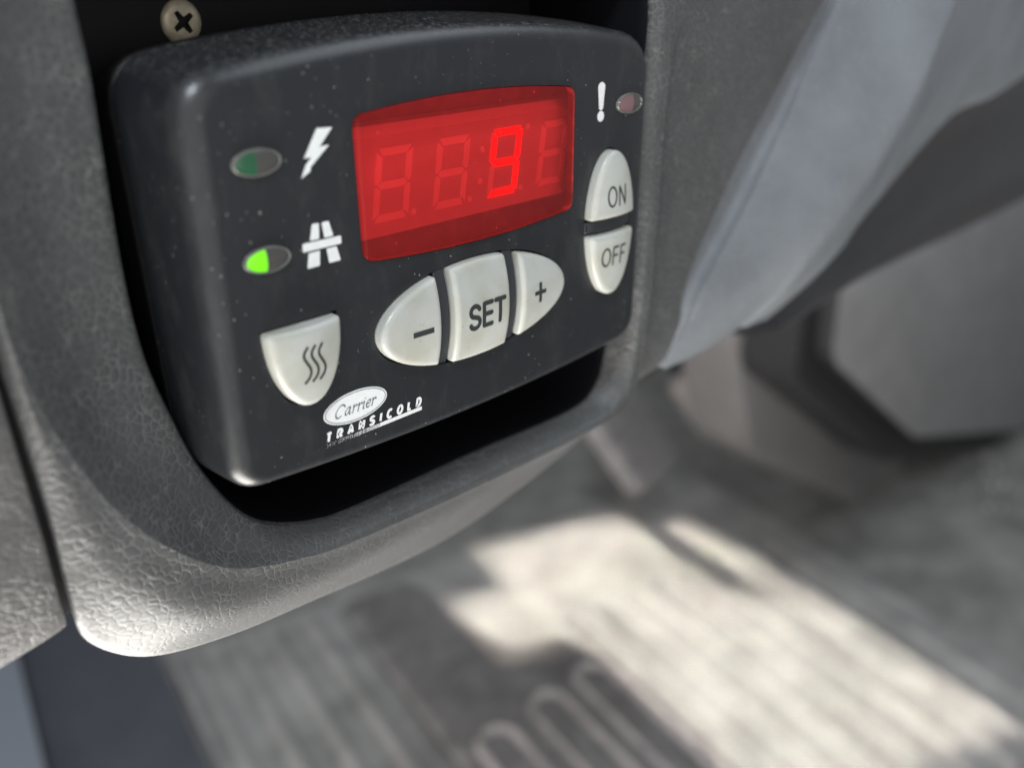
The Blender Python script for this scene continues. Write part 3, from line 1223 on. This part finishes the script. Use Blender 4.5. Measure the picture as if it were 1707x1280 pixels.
# bar that breaks up into stipple towards the left
k.poly([(-10.55, -36.22), (-10.62, -36.86), (-19.4, -36.86), (-19.2, -36.22)])
x = -19.45
while x > -29.6:
    t = (x + 29.6) / 10.2
    n = 5
    for j in range(n):
        hgt = .64 / n
        y = -36.22 - hgt * (j + .5)
        f = .15 + .75 * t
        if random.random() < .35 + .65 * t:
            s2 = hgt * .5 * (.45 + .5 * t)
            xx = x + (.07 if j % 2 else 0)
            k.poly([(xx - s2 * .9, y - s2), (xx + s2 * .9, y - s2), (xx + s2 * .9, y + s2), (xx - s2 * .9, y + s2)])
    x -= .15
k.done("brand_lettering", M_PRINT, ctl)


# ---- indicator lamps
def glow(name, col, e, st):
    mt = emis(name, col, e, st, .22)
    nt = mt.node_tree
    lw = N(nt, 'ShaderNodeLayerWeight')
    lw.inputs[0].default_value = .45
    rp = ramp(nt, lw.outputs['Facing'], [(.0, g(1.0)), (.45, g(.55)), (.9, g(.25))])
    nt.links.new(rp, nt.nodes["Principled BSDF"].inputs['Emission Strength'])
    return mt


M_RIM = plain("lamp_rim_clear", (.13, .13, .12), .16, .7)
M_OFFGREY = plain("lamp_clear_grey", (.055, .053, .05), .2, .6)
M_GRNOFF = plain("lamp_green_unlit", (.015, .075, .035), .25, .6)
M_GRNON = glow("lamp_green_lit", (.05, .3, .01), (.22, .85, .005), .95)
M_REDOFF = plain("lamp_red_unlit", (.16, .09, .095), .22, .6)


def lamp(cx, cy, left_mat, a=3.65, b=1.8, split=-.35):
    rim = []
    n = 48
    for f, z in ((1.0, -.05), (.99, .35), (.955, .5), (.91, .46), (.885, .32)):
        rim.append(ell(cx, cy, a * f + (b - a) * 0, b * (f if f > .95 else f - .04), n, z))
    V, F = loft(rim)
    o = link("indicator_lamp", mesh("indicator_lamp", V, F), M_RIM, ctl, True)
    ai, bi = a * .89, b * .85

    def cap(x0, x1, nm, mt):
        V, F = [], []
        nx, ny = 14, 10
        for i in range(nx + 1):
            x = x0 + (x1 - x0) * (.5 - .5 * math.cos(PI * i / nx))
            hy = bi * math.sqrt(max(0, 1 - (x / ai) ** 2))
            for j in range(ny + 1):
                y = -hy + 2 * hy * j / ny
                rho = (x / ai) ** 2 + (y / bi) ** 2
                V.append((cx + x, cy + y, .38 + .55 * math.sqrt(max(0, 1 - .9 * rho))- .17))
        for i in range(nx):
            for j in range(ny):
                q = i * (ny + 1) + j
                F.append((q, q + 1, q + ny + 2, q + ny + 1))
        link(nm, mesh(nm, V, F), mt, o, True)
    cap(-ai, split, "diode", left_mat)
    cap(split, ai, "clear_lens", M_OFFGREY)
    return o


o = lamp(-36.2, 6.95, M_GRNOFF)
o['label'] = "unlit green indicator lamp beside the lightning symbol"
o = lamp(-36.2, -5.95, M_GRNON)
o['label'] = "lit bright green indicator lamp beside the motorway symbol"
o = lamp(41.3, 6.9, M_REDOFF, split=.6)
o['label'] = "unlit reddish indicator lamp beside the exclamation mark"

# ------------------------------------------------------------------ cabin floor
M_FLOOR = plain("floor_rubber", (.24, .235, .225), .6, .4, noise=.35, nscale=25, bump=.0015)
fl = mesh("floor", [(-900, -453, 900), (1600, -453, 900), (1600, -453, -1400), (-900, -453, -1400)], [(0, 1, 2, 3)])
floor = link("floor", fl, M_FLOOR)
tag(floor, kind='structure')

M_MAT = plain("ribbed_mat_rubber", (.33, .32, .31), .5, .4, noise=.28, nscale=22, bump=.0006)
M_MATD = plain("heel_pad_rubber", (.24, .225, .22), .5, .4, noise=.3, nscale=60, bump=.0006)


def slab(u0, u1, v0, v1, y0, y1):
    c = [(u0, v0), (u1, v0), (u1, v1), (u0, v1)]
    V = [uv(a, b, y0) for a, b in c] + [uv(a, b, y1) for a, b in c]
    return V, [(0, 3, 2, 1), (4, 5, 6, 7), (0, 1, 5, 4), (1, 2, 6, 5), (2, 3, 7, 6), (3, 0, 4, 7)]


V, F = slab(20, 500, 15, 545, -452.5, -449)
fmat = link("floor_mat", mesh("floor_mat", V, F), M_MAT)
tag(fmat, "grey ribbed rubber floor mat in the footwell, partly sunlit", "floor mat")


def ridge_mesh(u0, u1, v, w, h):
    prof_ = [(w * (i / 10 - .5), -449 + h * math.sin(PI * i / 10) ** 1.2) for i in range(11)]
    rg = [[uv(u, v + a, y) for a, y in prof_] for u in (u0, u1)]
    return loft(rg, closed=False)


vv = 30
while vv < 540:
    if vv < 140:
        V, F = ridge_mesh(40, 490, vv, 20, 7)
        link("ridge", mesh("ridge", V, F), M_MAT, fmat, True)
    elif vv > 296:
        V, F = ridge_mesh(90, 372, vv, 20, 7)
        link("ridge", mesh("ridge", V, F), M_MAT, fmat, True)
    vv += 30

# dark heel pad with long oval bosses
pad = empty("heel_pad", (0, 0, 0))
tag(pad, "dark rubber heel pad with raised oval rings on the ribbed floor mat", "heel pad")
ol = roundpoly([(100, 146, 10), (485, 146, 14), (485, 212, 20), (366, 230, 24), (352, 286, 16), (100, 286, 10)], 12)
V, F = loft([[uv(p[0], p[1], -449) for p in ol], [uv(p[0], p[1], -444) for p in ol], [uv(p[0], p[1], -442.5) for p in inset(ol, 2)]], cap1=True)
link("pad_base", mesh("pad_base", V, F), M_MATD, pad, True)
M_RING = plain("pad_ring_rubber", (.36, .33, .325), .5, .4, noise=.3, nscale=40)
for v0, ue in ((177, 302), (224, 312), (268, 320)):
    hw = 17
    st_ = [(ue - hw + hw * math.cos(t), v0 + hw * math.sin(t), 0) for t in [-PI / 2 + PI * i / 16 for i in range(17)]] + [(120, v0 + hw, 0), (120, v0 - hw, 0)]
    V, F = loft([[uv(p[0], p[1], -442.6) for p in st_], [uv(p[0], p[1], -439) for p in inset(st_, 1.5)], [uv(p[0], p[1], -438) for p in inset(st_, 3.5)], [uv(p[0], p[1], -440) for p in inset(st_, 6.5)], [uv(p[0], p[1], -442.4) for p in inset(st_, 7.5)]])
    link("raised_ring", mesh("raised_ring", V, F), M_RING, pad, True)

# door sill at the far left
M_SILL = plain("sill_paint", (.075, .082, .098), .5, .5, noise=.1, nscale=30)
M_SILLW = plain("sill_cover", (.22, .24, .28), .5, .5)
V, F = slab(330, 700, -200, -80, -452, -405)
sill = link("door_sill", mesh("door_sill", V, F), M_SILLW)
tag(sill, "pale blue-grey door sill at the lower left corner", "door sill")
V, F = slab(330, 700, -79, 6, -452, -430)
link("sill_edge", mesh("sill_edge", V, F), M_SILL, sill)

# ------------------------------------------------------------------ pedals
M_PED = plain("pedal_rubber", (.2, .19, .19), .5, .4, noise=.2, nscale=80)
M_STEEL = plain("pedal_arm_steel", (.02, .02, .022), .4, .5, .2)


def rbox(sx, sy, sz, r, n=4):
    """rounded slab centred at origin, axes x,y plane outline, thickness z"""
    o = roundpoly([(-sx / 2, -sy / 2, r), (sx / 2, -sy / 2, r), (sx / 2, sy / 2, r), (-sx / 2, sy / 2, r)], r, n)
    i1 = inset(o, 2)
    return loft([[(p[0], p[1], -sz / 2) for p in o], [(p[0], p[1], sz / 2 - 2) for p in o], [(p[0], p[1], sz / 2) for p in i1]], cap0=True, cap1=True)


def pedal(name, label, c, sx, sy, tilt, roll, nrib, padmat):
    root = empty(name, c)
    tag(root, label, "pedal")
    R = Matrix.Rotation(math.radians(tilt), 3, 'X') @ Matrix.Rotation(math.radians(roll), 3, 'Z')

    def T(V):
        return [tuple(R @ Vector(v) + Vector(c)) for v in V]
    V, F = rbox(sx, sy, 14, 10)
    pd = link("pad", mesh("pad", T(V), F), padmat, root, True)
    for i in range(nrib):
        y = -sy / 2 + sy * (i + .5) / nrib
        V, F = box(-sx / 2 + 5, sx / 2 - 5, y - sy / nrib * .28, y + sy / nrib * .28, 6, 11)
        link("rib", mesh("rib", T(V), F), padmat, pd)
    # arm up under the dashboard
    a = [(c[0] + 5, c[1], c[2] - 8), (c[0] + 2, c[1] + 60, c[2] - 45), (c[0] - 5, c[1] + 150, c[2] - 95), (c[0] - 8, c[1] + 280, c[2] - 120)]
    cc = catmull(a, 6)
    rg = [[(p[0] + dx, p[1], p[2] + dz) for dx, dz in ((-6, -12), (6, -12), (6, 12), (-6, 12))] for p in cc]
    V, F = loft(rg)
    link("arm", mesh("arm", V, F), M_STEEL, root)


pedal("clutch_pedal", "ribbed dark rubber pedal pad just below the panel edge, left one", (466, -328, -311), 62, 72, -38, 12, 6, M_PED)
pedal("brake_pedal", "lighter ended pedal pad, right one of two in shadow", (570, -326, -312), 40, 62, -38, 12, 4, plain("worn_pedal_rubber", (.38, .34, .33), .35, .5))

# ------------------------------------------------------------------ centre console pieces at the right
M_CON = plain("console_plastic", (.19, .19, .195), .55, .4, noise=.15, nscale=40)
M_CON2 = plain("tunnel_plastic", (.12, .115, .115), .45, .45, noise=.08, nscale=40)


def block(name, label, cat, poly, z0, z1, r, mt, bev):
    o = roundpoly(poly, r, 6)
    V, F = loft([[(p[0], p[1], z0) for p in o], [(p[0], p[1], z1 - bev) for p in o], [(p[0], p[1], z1 - bev * .3) for p in inset(o, bev * .3)], [(p[0], p[1], z1) for p in inset(o, bev)]], cap1=True)
    b = link(name, mesh(name, V, F), mt, None, True)
    tag(b, label, cat)
    return b


cover = block("console_cover", "large smooth grey lower console cover at the right edge", "console",
      [(465, -60), (467, -212), (645, -335), (972, -445), (1100, -445), (1100, -60)], -162, -150, 14, M_CON, 2)
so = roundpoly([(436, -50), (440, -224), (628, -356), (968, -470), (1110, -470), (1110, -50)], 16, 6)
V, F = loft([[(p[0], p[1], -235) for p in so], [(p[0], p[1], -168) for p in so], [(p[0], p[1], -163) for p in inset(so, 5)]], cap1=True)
link("cover_shade_gap", mesh("cover_shade_gap", V, F), plain("shade_gap_black", (.018, .018, .02), .7, .3), cover, True)  # black part added behind the cover for the shadow gap round it
cover.data.materials.append(bpy.data.materials["shade_gap_black"])
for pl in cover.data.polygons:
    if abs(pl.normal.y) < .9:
        pl.material_index = 1  # side faces coloured black to keep them as dark as the gap
TUNPOLY = [(413, -150), (463, -297), (678, -440), (762, -402), (760, -150)]
block("tunnel_box", "dark grey boxy tunnel cover with pale lower edge behind the pedals", "tunnel cover",
      TUNPOLY, -250, -200, 16, M_CON2, 12)

# footwell wall behind the pedals
tw = mesh("footwell_wall", [(-400, -453, -560), (1500, -453, -560), (1500, -250, -650), (-400, -250, -650), (1500, 250, -700), (-400, 250, -700)], [(0, 1, 2, 3), (3, 2, 4, 5)])
tag(link("footwell_wall", tw, plain("footwell_carpet", (.13, .125, .125), .8, .2, noise=.4, nscale=40)), kind='structure')

# glinting grit on the carpet at the right
gv, gf = [], []
for i in range(26):
    a, b = random.gauss(835, 45), random.gauss(-140, 40)
    r = random.uniform(.8, 2.6)
    k0 = len(gv)
    gv += [(a + r, -452, b), (a, -452, b + r), (a - r, -452, b), (a, -452, b - r), (a + r * .2, -452 + r * 1.3, b)]
    gf += [(k0, k0 + 1, k0 + 4), (k0 + 1, k0 + 2, k0 + 4), (k0 + 2, k0 + 3, k0 + 4), (k0 + 3, k0, k0 + 4)]
grit = link("grit", mesh("grit", gv, gf), plain("grit_mineral", (.75, .73, .70), .15, .8))
tag(grit, "pale glinting grit scattered on the carpet at the right", "grit", kind='stuff')
